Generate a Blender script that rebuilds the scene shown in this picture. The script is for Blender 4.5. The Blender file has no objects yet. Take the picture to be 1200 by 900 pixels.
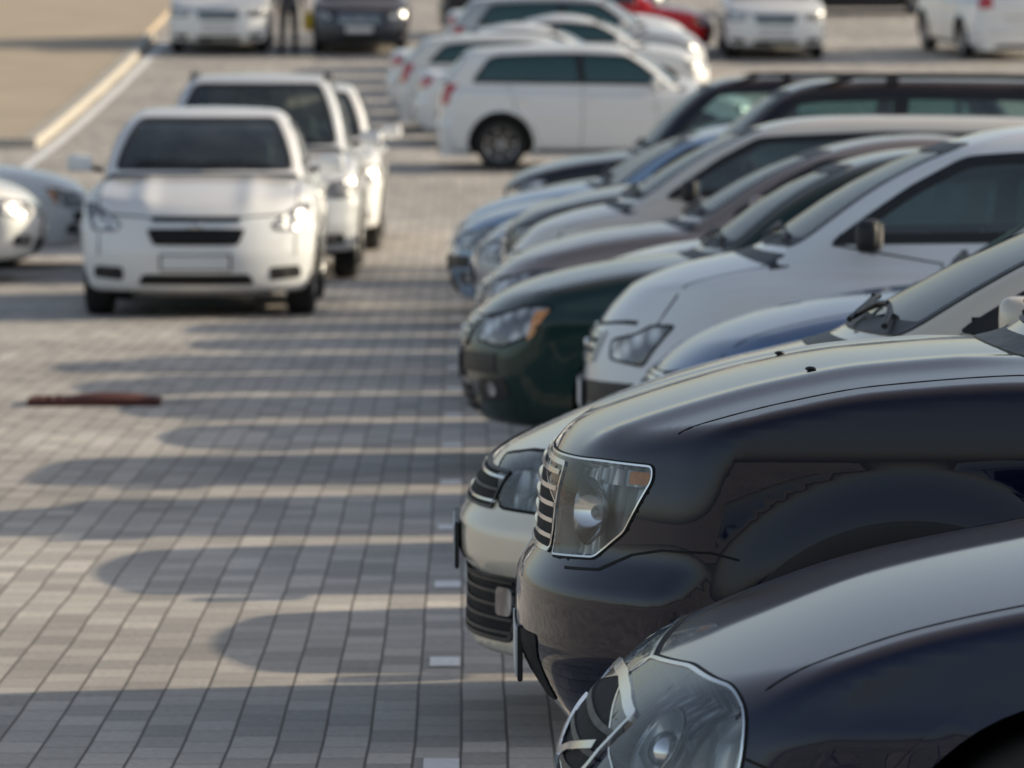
import bpy, bmesh, math, random
import numpy as np
from mathutils import Vector, Matrix
random.seed(7); np.random.seed(7)
scene = bpy.context.scene

# ---------------------------------------------------------------- curves / implicit helpers
class Cv:
    def __init__(s, pts, sm=0.03, n=3000):
        p = sorted(pts); x = np.array([a for a, b in p], float); y = np.array([b for a, b in p], float)
        h = np.diff(x); dl = np.diff(y) / h
        d = np.zeros(len(x))
        if len(x) > 2:
            for i in range(1, len(x) - 1):
                if dl[i-1] * dl[i] > 0:
                    w1 = 2*h[i] + h[i-1]; w2 = h[i] + 2*h[i-1]
                    d[i] = (w1 + w2) / (w1/dl[i-1] + w2/dl[i])
        d[0] = dl[0]; d[-1] = dl[-1]
        X = np.linspace(x[0] - .3, x[-1] + .3, n)
        Xc = np.clip(X, x[0], x[-1])
        i = np.clip(np.searchsorted(x, Xc, 'right') - 1, 0, len(h) - 1)
        t = (Xc - x[i]) / h[i]
        Y = ((1+2*t)*(1-t)**2)*y[i] + (t*(1-t)**2)*h[i]*d[i] + (t*t*(3-2*t))*y[i+1] + (t*t*(t-1))*h[i]*d[i+1]
        k = int(sm / (X[1] - X[0]))
        if k > 1:
            ker = np.hanning(2*k + 1); ker /= ker.sum()
            Y = np.convolve(np.pad(Y, k, mode='edge'), ker, 'valid')
        s.X, s.Y = X, Y
    def __call__(s, v):
        return np.interp(v, s.X, s.Y)

def smax(a, b, k):
    h = np.maximum(k - np.abs(a - b), 0) / k
    return np.maximum(a, b) + h*h*k*.25
def smin(a, b, k):
    return -smax(-a, -b, k)

def make_F(P):
    W = P['W']
    def F(x, y, z):
        ay = np.abs(y); t = ay / W
        hz = P['hood'](x) - P['crown'] * t*t
        if P.get('ridge'):
            a, c, wd = P['ridge']
            hz = hz + a*np.exp(-((t - c)/wd)**2) * np.clip((P['hl'] + .1 - x)*4, 0, 1)
        top = z - hz
        front = (P['xf'](z) + P['kf'] * t**P['pf'] - x) * .9
        rear = x - (P['xr'](z) - P['kr'] * t**3)
        w = W * P['sw'](z) * P['px'](x)
        for xc in (P['wx'][0], P['wx'][1]):
            r = np.sqrt((x - xc)**2 + (z - P['wr'])**2)
            q = np.clip(1 - (r - P['ar'] - .02)/.14, 0, 1)
            w = w + P['flare'] * q*q*(3 - 2*q)
        w = w + P['crease'][1] * np.exp(-((z - P['crease'][0] - .02*x)/.035)**2)
        side = ay - w
        b = smax(top, side, P['ks'])
        b = smax(b, front, P['kfr'])
        b = smax(b, rear, .12)
        b = smax(b, P['zb'] - z, .06)
        gf = (P['xw'](z) + P['cw']*t*t - x) * P['sf']
        gr = (x - (P['xg'](z) - P['cg']*t*t)) * P['sr']
        gt = z - (P['roof'](x) - .06*t*t)
        gs = ay - P['wg'](z) * P['pg'](x)
        g = smax(gf, gs, .07); g = smax(g, gr, .08); g = smax(g, gt, .10)
        return smin(b, g, .03)
    return F

def grad(F, p):
    e = .004; g = np.zeros_like(p)
    for i in range(3):
        q = p.copy(); q[:, i] += e; a = F(q[:, 0], q[:, 1], q[:, 2])
        q[:, i] -= 2*e; g[:, i] = (a - F(q[:, 0], q[:, 1], q[:, 2])) / (2*e)
    return g

def surfnets(F, x0, x1, ym, z0, z1, h):
    xs = np.arange(x0, x1, h); n = int(ym/h) + 2
    ys = (np.arange(-n, n) + .5)*h; zs = np.arange(z0, z1, h)
    V = F(xs[:, None, None], ys[None, :, None], zs[None, None, :])
    ins = V < 0
    c = np.zeros((len(xs)-1, len(ys)-1, len(zs)-1), np.int8)
    for a in (0, 1):
        for b in (0, 1):
            for d in (0, 1):
                c += ins[a:a+c.shape[0], b:b+c.shape[1], d:d+c.shape[2]]
    act = (c > 0) & (c < 8)
    I = np.argwhere(act); idx = -np.ones(c.shape, int); idx[act] = np.arange(len(I))
    acc = np.zeros((len(I), 3)); cnt = np.zeros(len(I))
    cor = [(a, b, d) for a in (0, 1) for b in (0, 1) for d in (0, 1)]
    for A in cor:
        for ax in range(3):
            if A[ax] == 0:
                B = list(A); B[ax] = 1
                va = V[I[:, 0]+A[0], I[:, 1]+A[1], I[:, 2]+A[2]]
                vb = V[I[:, 0]+B[0], I[:, 1]+B[1], I[:, 2]+B[2]]
                m = (va < 0) != (vb < 0)
                t = np.where(m, va/(va - vb + 1e-12), 0)
                p = np.tile(np.array(A, float), (len(I), 1)); p[:, ax] += t
                acc[m] += p[m]; cnt[m] += 1
    pos = acc/cnt[:, None] + I
    P = np.stack([xs[0] + pos[:, 0]*h, ys[0] + pos[:, 1]*h, zs[0] + pos[:, 2]*h], 1)
    quads = []
    for ax in range(3):
        b, d = (ax+1) % 3, (ax+2) % 3
        sl0 = [slice(None)]*3; sl1 = [slice(None)]*3
        sl0[ax] = slice(0, -1); sl1[ax] = slice(1, None)
        A = ins[tuple(sl0)]; B = ins[tuple(sl1)]
        E = np.argwhere(A != B)
        ok = (E[:, b] > 0) & (E[:, d] > 0) & (E[:, b] < ins.shape[b]-1) & (E[:, d] < ins.shape[d]-1)
        E = E[ok]; fl = A[E[:, 0], E[:, 1], E[:, 2]]
        def cell(ob, od):
            q = E.copy(); q[:, b] += ob; q[:, d] += od
            return idx[q[:, 0], q[:, 1], q[:, 2]]
        Q = np.stack([cell(-1, -1), cell(0, -1), cell(0, 0), cell(-1, 0)], 1)
        Q[~fl] = Q[~fl][:, ::-1]
        quads.append(Q)
    Q = np.concatenate(quads)
    for it in range(4):
        g = grad(F, P); f = F(P[:, 0], P[:, 1], P[:, 2])
        st = -(f/np.maximum((g*g).sum(1), .05))[:, None]*g
        ln = np.linalg.norm(st, axis=1, keepdims=True)
        P = P + st*np.minimum(1, .5*h/np.maximum(ln, 1e-9))
    g = grad(F, P); N = g/np.maximum(np.linalg.norm(g, axis=1, keepdims=True), 1e-9)
    return P, Q, N

def frame(mode):
    if mode == 'top':
        return np.array([0, 0, -1.]), np.array([1., 0, 0]), np.array([0, 1., 0])
    a = math.radians(mode)
    return np.array([math.cos(a), math.sin(a), 0]), np.array([math.sin(a), -math.cos(a), 0]), np.array([0, 0, 1.])

def project(F, mode, uv):
    d, e, f = frame(mode); uv = np.asarray(uv, float)
    base = uv[:, :1]*e + uv[:, 1:2]*f
    T = np.linspace(-2.6, 0, 110) if mode == 'top' else np.linspace(-5.6, 3.2, 300)
    pts = base[:, None, :] + T[None, :, None]*d
    v = F(pts[..., 0], pts[..., 1], pts[..., 2])
    neg = v < 0; hit = neg.any(1); i = np.where(hit, neg.argmax(1), v.argmin(1))
    i = np.clip(i, 1, len(T)-1)
    lo = T[i-1].copy(); hi = T[i].copy()
    for _ in range(18):
        m = (lo+hi)/2; p = base + m[:, None]*d
        s = F(p[:, 0], p[:, 1], p[:, 2]) < 0
        hi = np.where(s, m, hi); lo = np.where(s, lo, m)
    p = base + np.where(hit, hi, T[i])[:, None]*d
    g = grad(F, p); n = g/np.maximum(np.linalg.norm(g, axis=1, keepdims=True), 1e-9)
    return p, n

def conv(F, pts, mode):
    """pts: list of ('f',y,z) ('s',x,z): corner points on the body -> frame of `mode`"""
    d, e, f = frame(mode); out = []
    for k, a, b in pts:
        p, n = project(F, {'f': 0, 's': 90}[k], [[a, b]])
        out.append((float(p[0] @ e), float(p[0] @ f)))
    return out

def ccw(p):
    a = sum(p[i][0]*p[(i+1) % len(p)][1] - p[(i+1) % len(p)][0]*p[i][1] for i in range(len(p)))
    return list(p) if a > 0 else list(p)[::-1]
def rnd(p, r, n=4):
    out = []; L = len(p)
    for i in range(L):
        a = Vector(p[i-1]); b = Vector(p[i]); c = Vector(p[(i+1) % L])
        ra = min(r, (a-b).length*.45); rc = min(r, (c-b).length*.45)
        s = b + (a-b).normalized()*ra; e = b + (c-b).normalized()*rc
        for j in range(n+1):
            t = j/n; q = s*(1-t)**2 + b*2*t*(1-t) + e*t*t
            out.append((q.x, q.y))
    return out
def inset(p, w):
    p = ccw(p); L = len(p); out = []
    for i in range(L):
        a = Vector(p[i-1]); b = Vector(p[i]); c = Vector(p[(i+1) % L])
        d1 = (b-a); d2 = (c-b)
        if d1.length < 1e-6: d1 = d2
        if d2.length < 1e-6: d2 = d1
        d1.normalize(); d2.normalize()
        n1 = Vector((-d1.y, d1.x)); n2 = Vector((-d2.y, d2.x)); m = (n1+n2)
        m.normalize(); k = w/max(m.dot(n1), .45)
        q = b + m*k; out.append((q.x, q.y))
    return out
def ring(p, w):
    p = ccw(p); q = inset(p, w); L = len(p)
    return [[p[i], p[(i+1) % L], q[(i+1) % L], q[i]] for i in range(L)]
def strip(pl, w):
    n = len(pl); A = []; B = []
    for i in range(n):
        a = Vector(pl[max(i-1, 0)]); c = Vector(pl[min(i+1, n-1)]); d = (c-a).normalized()
        m = Vector((-d.y, d.x))*w/2; b = Vector(pl[i])
        A.append(tuple(b+m)); B.append(tuple(b-m))
    return [[A[i], A[i+1], B[i+1], B[i]] for i in range(n-1)]
def inpoly(pt, poly):
    x, y = pt[:, 0], pt[:, 1]; r = np.zeros(len(pt), bool); L = len(poly)
    for i in range(L):
        x1, y1 = poly[i]; x2, y2 = poly[(i+1) % L]
        c = ((y1 > y) != (y2 > y)) & (x < (x2-x1)*(y-y1)/((y2-y1) if abs(y2-y1) > 1e-12 else 1e-12) + x1)
        r ^= c
    return r

def cut2d(polys, g):
    bm = bmesh.new()
    for p in polys:
        try: bm.faces.new([bm.verts.new((a, b, 0)) for a, b in p])
        except Exception: pass
    bmesh.ops.remove_doubles(bm, verts=bm.verts, dist=1e-5)
    bmesh.ops.triangulate(bm, faces=[f for f in bm.faces if len(f.verts) > 4])
    for ax in (0, 1):
        lo = min(v.co[ax] for v in bm.verts); hi = max(v.co[ax] for v in bm.verts)
        k = int((hi-lo)/g)
        for i in range(1, k+1):
            co = [0, 0, 0]; no = [0, 0, 0]; co[ax] = lo + (hi-lo)*i/(k+1); no[ax] = 1
            bmesh.ops.bisect_plane(bm, geom=bm.verts[:]+bm.edges[:]+bm.faces[:], plane_co=co, plane_no=no, dist=1e-6)
    bm.verts.index_update()
    V = [(v.co.x, v.co.y) for v in bm.verts]; F = [[v.index for v in f.verts] for f in bm.faces]
    Bd = [[e.verts[0].index, e.verts[1].index] for e in bm.edges if len(e.link_faces) == 1]
    bm.free(); return V, F, Bd

# ---------------------------------------------------------------- mesh accumulator
class MB:
    def __init__(s): s.V = []; s.F = []; s.M = []; s.N = []; s.S = []
    def face(s, f, m, n=None, smooth=False):
        s.F.append(f); s.M.append(m); s.N.append(n if n else [(0, 0, 0)]*len(f)); s.S.append(smooth or bool(n))
    def patch(s, F, mode, polys, m, off=.002, skirt=.006, both=False, g=.06):
        V2, Fc, Bd = cut2d(polys, g)
        if not V2: return
        p, n = project(F, mode, V2)
        P = p + n*off
        for sgn in ((1, -1) if both else (1,)):
            q = P.copy(); nn = n.copy(); q[:, 1] *= sgn; nn[:, 1] *= sgn
            b = len(s.V); s.V += [tuple(v) for v in q]
            for f in Fc:
                a, bb, c = q[f[0]], q[f[1]], q[f[2]]
                fn = np.cross(bb-a, c-a); ff = f if fn @ nn[f[0]] > 0 else f[::-1]
                s.face([b+i for i in ff], m, [tuple(nn[i]) for i in ff])
            if skirt:
                b2 = len(s.V); s.V += [tuple(v) for v in q]
                b3 = len(s.V); s.V += [tuple(v) for v in (q - nn*skirt)]
                for i, j in Bd: s.face([b2+i, b2+j, b3+j, b3+i], m)
    def box(s, c, d, m, rot=None, bev=.15):
        bm = bmesh.new(); bmesh.ops.create_cube(bm, size=1)
        for v in bm.verts: v.co = Vector((v.co.x*d[0], v.co.y*d[1], v.co.z*d[2]))
        if bev: bmesh.ops.bevel(bm, geom=bm.edges[:], offset=min(d)*bev, segments=2, affect='EDGES')
        s.addbm(bm, c, m, rot, False)
    def ell(s, c, r, m, rot=None, u=16, v=10):
        bm = bmesh.new(); bmesh.ops.create_uvsphere(bm, u_segments=u, v_segments=v, radius=1)
        for q in bm.verts: q.co = Vector((q.co.x*r[0], q.co.y*r[1], q.co.z*r[2]))
        s.addbm(bm, c, m, rot, True)
    def rbox(s, c, d, m, rot=None):
        bm = bmesh.new(); bmesh.ops.create_cube(bm, size=1)
        bmesh.ops.subdivide_edges(bm, edges=bm.edges[:], cuts=5, use_grid_fill=True)
        for v in bm.verts:
            q = [abs(k)*2 for k in v.co]; nrm = (q[0]**4+q[1]**4+q[2]**4)**.25
            v.co = Vector((v.co.x/nrm*d[0], v.co.y/nrm*d[1], v.co.z/nrm*d[2]))
        s.addbm(bm, c, m, rot, True)
    def addbm(s, bm, c, m, rot, smooth):
        if rot: bmesh.ops.rotate(bm, verts=bm.verts, cent=(0, 0, 0), matrix=rot)
        b = len(s.V); bm.verts.index_update()
        s.V += [(v.co.x+c[0], v.co.y+c[1], v.co.z+c[2]) for v in bm.verts]
        for f in bm.faces: s.face([b+v.index for v in f.verts], m, None, smooth)
        bm.free()
    def lathe(s, prof, c, ax, m, n=32):
        """prof: (r, h) ; ax: axis vector"""
        ax = Vector(ax).normalized(); u = ax.orthogonal().normalized()
        if abs(ax.y) > .9: u = Vector((1, 0, 0))
        w = ax.cross(u); b = len(s.V)
        for r, h in prof:
            for i in range(n):
                a = 2*math.pi*i/n
                p = Vector(c) + ax*h + u*(r*math.cos(a)) + w*(r*math.sin(a)); s.V.append(tuple(p))
        for j in range(len(prof)-1):
            for i in range(n):
                i2 = (i+1) % n
                s.face([b+j*n+i, b+j*n+i2, b+(j+1)*n+i2, b+(j+1)*n+i], m, None, True)
    def tube(s, pts, r, m, n=6):
        b = len(s.V); L = len(pts)
        for i, p in enumerate(pts):
            p = Vector(p); d = (Vector(pts[min(i+1, L-1)])-Vector(pts[max(i-1, 0)])).normalized()
            u = d.orthogonal().normalized(); w = d.cross(u)
            for k in range(n):
                a = 2*math.pi*k/n; s.V.append(tuple(p+u*(r*math.cos(a))+w*(r*math.sin(a))))
        for i in range(L-1):
            for k in range(n):
                k2 = (k+1) % n; s.face([b+i*n+k, b+i*n+k2, b+(i+1)*n+k2, b+(i+1)*n+k], m, None, True)
        s.face([b+k for k in range(n)][::-1], m); s.face([b+(L-1)*n+k for k in range(n)], m)
    def mesh(s, name, mats):
        me = bpy.data.meshes.new(name); me.from_pydata(s.V, [], s.F)
        for m in mats: me.materials.append(m)
        me.polygons.foreach_set('material_index', s.M); me.polygons.foreach_set('use_smooth', s.S)
        me.update()
        if any(any(q != (0, 0, 0) for q in n) for n in s.N):
            me.normals_split_custom_set([q for n in s.N for q in n])
        return me

# ---------------------------------------------------------------- materials
def newmat(name):
    m = bpy.data.materials.new(name); m.use_nodes = True; nt = m.node_tree
    return m, nt, nt.nodes, nt.links, nt.nodes['Principled BSDF']
def simple(name, col, rough=.5, metal=0, coat=0, noise=0, nscale=20, bump=0):
    m, nt, N, L, b = newmat(name)
    b.inputs['Base Color'].default_value = (*col, 1); b.inputs['Roughness'].default_value = rough
    b.inputs['Metallic'].default_value = metal; b.inputs['Coat Weight'].default_value = coat
    tc = N.new('ShaderNodeTexCoord'); no = N.new('ShaderNodeTexNoise'); no.inputs['Scale'].default_value = nscale
    no.inputs['Detail'].default_value = 3
    L.new(tc.outputs['Object'], no.inputs['Vector'])
    r = N.new('ShaderNodeMapRange'); r.inputs[3].default_value = max(rough-.08, 0.02); r.inputs[4].default_value = min(rough+.12, 1)
    L.new(no.outputs[0], r.inputs[0]); L.new(r.outputs[0], b.inputs['Roughness'])
    if noise:
        mx = N.new('ShaderNodeMix'); mx.data_type = 'RGBA'
        mx.inputs[6].default_value = (*[c*(1-noise) for c in col], 1); mx.inputs[7].default_value = (*[min(c*(1+noise), 1) for c in col], 1)
        L.new(no.outputs[0], mx.inputs[0]); L.new(mx.outputs[2], b.inputs['Base Color'])
    if bump:
        bp = N.new('ShaderNodeBump'); bp.inputs['Strength'].default_value = bump; bp.inputs['Distance'].default_value = .01
        L.new(no.outputs[0], bp.inputs['Height']); L.new(bp.outputs[0], b.inputs['Normal'])
    return m

def paint_mat():
    m, nt, N, L, b = newmat('car_paint')
    oi = N.new('ShaderNodeObjectInfo'); geo = N.new('ShaderNodeNewGeometry'); tc = N.new('ShaderNodeTexCoord')
    sep = N.new('ShaderNodeSeparateXYZ'); L.new(geo.outputs['Normal'], sep.inputs[0])
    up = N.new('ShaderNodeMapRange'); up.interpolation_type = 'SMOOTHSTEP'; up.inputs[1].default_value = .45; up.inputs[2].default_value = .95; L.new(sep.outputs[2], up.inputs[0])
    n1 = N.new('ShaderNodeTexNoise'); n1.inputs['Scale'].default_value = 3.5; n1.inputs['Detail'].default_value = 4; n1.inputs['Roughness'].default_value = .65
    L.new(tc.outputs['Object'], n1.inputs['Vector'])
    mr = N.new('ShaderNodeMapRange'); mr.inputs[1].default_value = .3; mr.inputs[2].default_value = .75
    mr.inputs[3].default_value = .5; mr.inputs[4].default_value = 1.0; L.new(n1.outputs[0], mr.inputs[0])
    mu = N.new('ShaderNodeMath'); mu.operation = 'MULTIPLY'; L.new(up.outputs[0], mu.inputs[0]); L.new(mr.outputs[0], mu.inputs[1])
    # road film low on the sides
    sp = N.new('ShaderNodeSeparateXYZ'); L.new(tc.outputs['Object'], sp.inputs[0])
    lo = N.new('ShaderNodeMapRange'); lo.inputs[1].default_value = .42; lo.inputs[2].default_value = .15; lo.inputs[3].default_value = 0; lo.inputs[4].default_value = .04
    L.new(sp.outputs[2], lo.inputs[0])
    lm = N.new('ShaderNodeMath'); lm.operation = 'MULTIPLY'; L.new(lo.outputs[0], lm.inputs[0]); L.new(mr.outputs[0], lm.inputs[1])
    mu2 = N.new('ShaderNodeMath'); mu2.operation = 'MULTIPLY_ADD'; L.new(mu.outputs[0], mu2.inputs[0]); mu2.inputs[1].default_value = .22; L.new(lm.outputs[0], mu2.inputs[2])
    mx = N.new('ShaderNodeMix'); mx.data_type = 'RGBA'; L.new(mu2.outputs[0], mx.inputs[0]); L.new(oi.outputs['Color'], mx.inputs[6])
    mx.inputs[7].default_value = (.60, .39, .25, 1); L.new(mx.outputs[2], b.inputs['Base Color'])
    L.new(oi.outputs['Alpha'], b.inputs['Metallic']); b.inputs['Specular IOR Level'].default_value = .05
    rr = N.new('ShaderNodeMapRange'); rr.inputs[2].default_value = .35; rr.inputs[3].default_value = .34; rr.inputs[4].default_value = .5; L.new(mu2.outputs[0], rr.inputs[0]); L.new(rr.outputs[0], b.inputs['Roughness'])
    b.inputs['Coat Weight'].default_value = 1; b.inputs['Coat IOR'].default_value = 1.5
    cr = N.new('ShaderNodeMapRange'); cr.inputs[2].default_value = .35; cr.inputs[3].default_value = .010; cr.inputs[4].default_value = .10; L.new(mu2.outputs[0], cr.inputs[0]); L.new(cr.outputs[0], b.inputs['Coat Roughness'])
    df = N.new('ShaderNodeBsdfDiffuse'); df.inputs[0].default_value = (.02, .02, .022, 1)
    ms = N.new('ShaderNodeMixShader'); L.new(geo.outputs['Backfacing'], ms.inputs[0]); L.new(b.outputs[0], ms.inputs[1]); L.new(df.outputs[0], ms.inputs[2])
    L.new(ms.outputs[0], N['Material Output'].inputs[0]); return m

def glass_mat(name, tint, rough=0.0, dust=.12, ior=1.55, bump=0, dcol=(.45, .42, .38)):
    m, nt, N, L, b = newmat(name); N.remove(b)
    tr = N.new('ShaderNodeBsdfTransparent'); tr.inputs[0].default_value = (*tint, 1)
    gl = N.new('ShaderNodeBsdfGlossy'); gl.inputs['Roughness'].default_value = rough
    fr = N.new('ShaderNodeFresnel'); fr.inputs[0].default_value = ior
    mx = N.new('ShaderNodeMixShader'); L.new(fr.outputs[0], mx.inputs[0]); L.new(tr.outputs[0], mx.inputs[1]); L.new(gl.outputs[0], mx.inputs[2])
    tc = N.new('ShaderNodeTexCoord'); no = N.new('ShaderNodeTexNoise'); no.inputs['Scale'].default_value = 4; no.inputs['Detail'].default_value = 3
    L.new(tc.outputs['Object'], no.inputs['Vector'])
    r = N.new('ShaderNodeMapRange'); r.inputs[1].default_value = .3; r.inputs[2].default_value = .8; r.inputs[3].default_value = dust*.3; r.inputs[4].default_value = dust; L.new(no.outputs[0], r.inputs[0])
    df = N.new('ShaderNodeBsdfDiffuse'); df.inputs[0].default_value = (*dcol, 1)
    m2 = N.new('ShaderNodeMixShader'); L.new(r.outputs[0], m2.inputs[0]); L.new(mx.outputs[0], m2.inputs[1]); L.new(df.outputs[0], m2.inputs[2])
    if bump:
        n3 = N.new('ShaderNodeTexNoise'); n3.inputs['Scale'].default_value = bump
        L.new(tc.outputs['Object'], n3.inputs['Vector'])
        bp = N.new('ShaderNodeBump'); bp.inputs['Strength'].default_value = .12; bp.inputs['Distance'].default_value = .01
        L.new(n3.outputs[0], bp.inputs['Height']); L.new(bp.outputs[0], gl.inputs['Normal'])
    L.new(m2.outputs[0], N['Material Output'].inputs[0]); return m

def reflector_mat():
    m, nt, N, L, b = newmat('lamp_reflector')
    b.inputs['Metallic'].default_value = .25; b.inputs['Roughness'].default_value = .2
    tc = N.new('ShaderNodeTexCoord'); vo = N.new('ShaderNodeTexVoronoi'); vo.inputs['Scale'].default_value = 24
    mp = N.new('ShaderNodeMapping'); mp.inputs['Scale'].default_value = (1, 1, .3); mp.inputs['Rotation'].default_value = (0, .25, 0)
    L.new(tc.outputs['Object'], mp.inputs[0]); L.new(mp.outputs[0], vo.inputs['Vector'])
    cr = N.new('ShaderNodeValToRGB'); cr.color_ramp.elements[0].color = (.98, .99, .99, 1); cr.color_ramp.elements[1].color = (.30, .34, .35, 1); cr.color_ramp.elements[1].position = .7
    L.new(vo.outputs['Distance'], cr.inputs[0]); L.new(cr.outputs[0], b.inputs['Base Color'])
    bp = N.new('ShaderNodeBump'); bp.inputs['Strength'].default_value = 1; bp.inputs['Distance'].default_value = .02
    L.new(vo.outputs['Distance'], bp.inputs['Height']); L.new(bp.outputs[0], b.inputs['Normal']); return m
def lamp_mat():
    m, nt, N, L, b = newmat('headlamp_unit')
    tc = N.new('ShaderNodeTexCoord'); vo = N.new('ShaderNodeTexVoronoi'); vo.inputs['Scale'].default_value = 11; L.new(tc.outputs['Object'], vo.inputs['Vector'])
    cr = N.new('ShaderNodeValToRGB'); cr.color_ramp.elements[0].color = (.85, .85, .85, 1); cr.color_ramp.elements[0].position = .1
    cr.color_ramp.elements[1].color = (.12, .12, .13, 1); cr.color_ramp.elements[1].position = .6
    L.new(vo.outputs['Distance'], cr.inputs[0]); L.new(cr.outputs[0], b.inputs['Base Color'])
    b.inputs['Metallic'].default_value = .35; b.inputs['Roughness'].default_value = .25; b.inputs['Coat Weight'].default_value = 1
    bp = N.new('ShaderNodeBump'); bp.inputs['Strength'].default_value = .5; bp.inputs['Distance'].default_value = .03; L.new(vo.outputs['Distance'], bp.inputs['Height']); L.new(bp.outputs[0], b.inputs['Normal'])
    return m

PAINT = paint_mat()
BLACK = simple('black_trim', (.015, .015, .017), .45, noise=.2)
GAP = simple('panel_gap', (.004, .004, .004), .8)
CHROME = simple('chrome', (.74, .75, .76), .1, 1)
LAMP = lamp_mat()
RED = simple('tail_lamp_red', (.50, .01, .012), .15, coat=1, noise=.4, nscale=40)
AMBER = simple('indicator_amber', (.75, .30, .08), .15, coat=1, noise=.3, nscale=60)
PLATE = simple('plate_white', (.76, .76, .76), .4)
REFL = reflector_mat()
TYRE = simple('tyre_rubber', (.022, .021, .02), .75, noise=.3, nscale=30)
ALLOY = simple('alloy_rim', (.42, .42, .43), .3, .9)
DISC = simple('brake_dark', (.04, .035, .03), .6)
SEAT = simple('seat_fabric', (.07, .07, .07), .85, noise=.3, nscale=12)
GLASS = glass_mat('window_glass', (.60, .76, .74), ior=2.0, dust=.11, dcol=(.42, .48, .47))
LENS = glass_mat('clear_lens', (.97, .98, .98), dust=.08, bump=9, ior=1.5, dcol=(.62, .64, .62))
FARGLASS = simple('dark_window_glass', (.02, .07, .07), .03, coat=1)
MATS = [PAINT, BLACK, GAP, CHROME, LAMP, RED, AMBER, PLATE, REFL, GLASS, LENS, SEAT, DISC]
iP, iB, iG, iC, iL, iR, iA, iW, iRf, iGl, iLn, iS, iD = range(13)

# ---------------------------------------------------------------- car type generator
def gen(L, W, H, zn, zc, hl, wl, rear='sedan', **k):
    P = dict(L=L, W=W, H=H, zn=zn, zc=zc, hl=hl, wl=wl, rear=rear, zb=.2, crown=.06, kf=.30, pf=3., kr=.22, ks=.08, kfr=.08,
             wx=(.86, .86+L*.585), wr=.315, ar=.365, flare=.006, crease=(.66, .010), cw=.16, cg=.12, cell=.032,
             grille=(.42, zn-.17, zn-.04), lower=(.45, .26, .38), fog=True, plate=(.46), lampz=(zn-.16, zn-.02), lampx=.42, blackbump=False, rails=False, mirror=None)
    P.update(k)
    d = zc - zn
    hood = P.get('hoodp') or [(0, zn-.09), (.08*hl, zn-.005), (.25*hl, zn+.40*d), (.5*hl, zn+.72*d), (.75*hl, zn+.90*d), (hl, zc)]
    hood = list(hood) + ([(hl+.8, zc-.01), (L-1.0, zc+.05), (L-.25, zc+.07), (L, zc+.02)] if rear == 'sedan' else [(hl+.8, zc-.01), (L-1, zc+.04), (L, zc+.05)])
    P['hood'] = Cv(hood, .04)
    P['xf'] = Cv(P.get('xfp') or [(.15, .16), (.24, .06), (.38, .012), (.48, 0), (.58, .012), (zn-.03, .06), (zn+.1, .14)], .03)
    P['xr'] = Cv([(.2, L-.10), (.4, L-.02), (.58, L), (.68, L-.03), (zc-.1, L-.06), (zc+.1, L-.10)], .03)
    P['sw'] = Cv(P.get('swp') or [(.18, .925), (.3, .965), (.5, .99), (.66, 1.), (zc-.12, .985), (zc-.02, .945), (zc+.1, .89)], .03)
    P['px'] = Cv([(0, .955), (.5, .985), (1.2, 1.), (L-1.2, 1.), (L, .93)], .2)
    P['pg'] = Cv([(hl, .97), (hl+1., 1.), (L-1.6, 1.), (L, .88)], .2)
    P['xw'] = Cv([(zc-.12, hl-.22), (zc, hl), (zc+.55*(H-zc), hl+.5*wl), (H-.04, hl+wl), (H+.12, hl+wl+.45)], .02)
    P['sf'] = math.sin(math.atan2(H-zc, wl))
    if rear == 'sedan':
        P['roof'] = Cv([(hl+wl*.5, H-.08), (hl+wl, H-.035), (hl+wl+.5, H), (L*.63, H-.02), (L-1., H-.12)], .2)
        P['xg'] = Cv([(zc-.05, L-.45), (zc+.08, L-.62), (zc+.6*(H-zc), L-1.12), (H-.05, L-1.65), (H+.1, L-2.2)], .03); P['sr'] = .55
    else:
        P['roof'] = Cv([(hl+wl*.5, H-.08), (hl+wl, H-.03), (hl+wl+.6, H), (L*.72, H-.01), (L-.3, H-.07)], .2)
        P['xg'] = Cv([(zc-.15, L-.03), (zc+.06, L-.09), (H-.2, L-.32), (H-.05, L-.45), (H+.1, L-.75)], .03); P['sr'] = .9
    P['wg'] = Cv([(zc-.12, .90*W), (zc, .875*W), (zc+.5*(H-zc), .795*W), (H-.07, .68*W), (H, .64*W)], .03)
    return P

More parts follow.
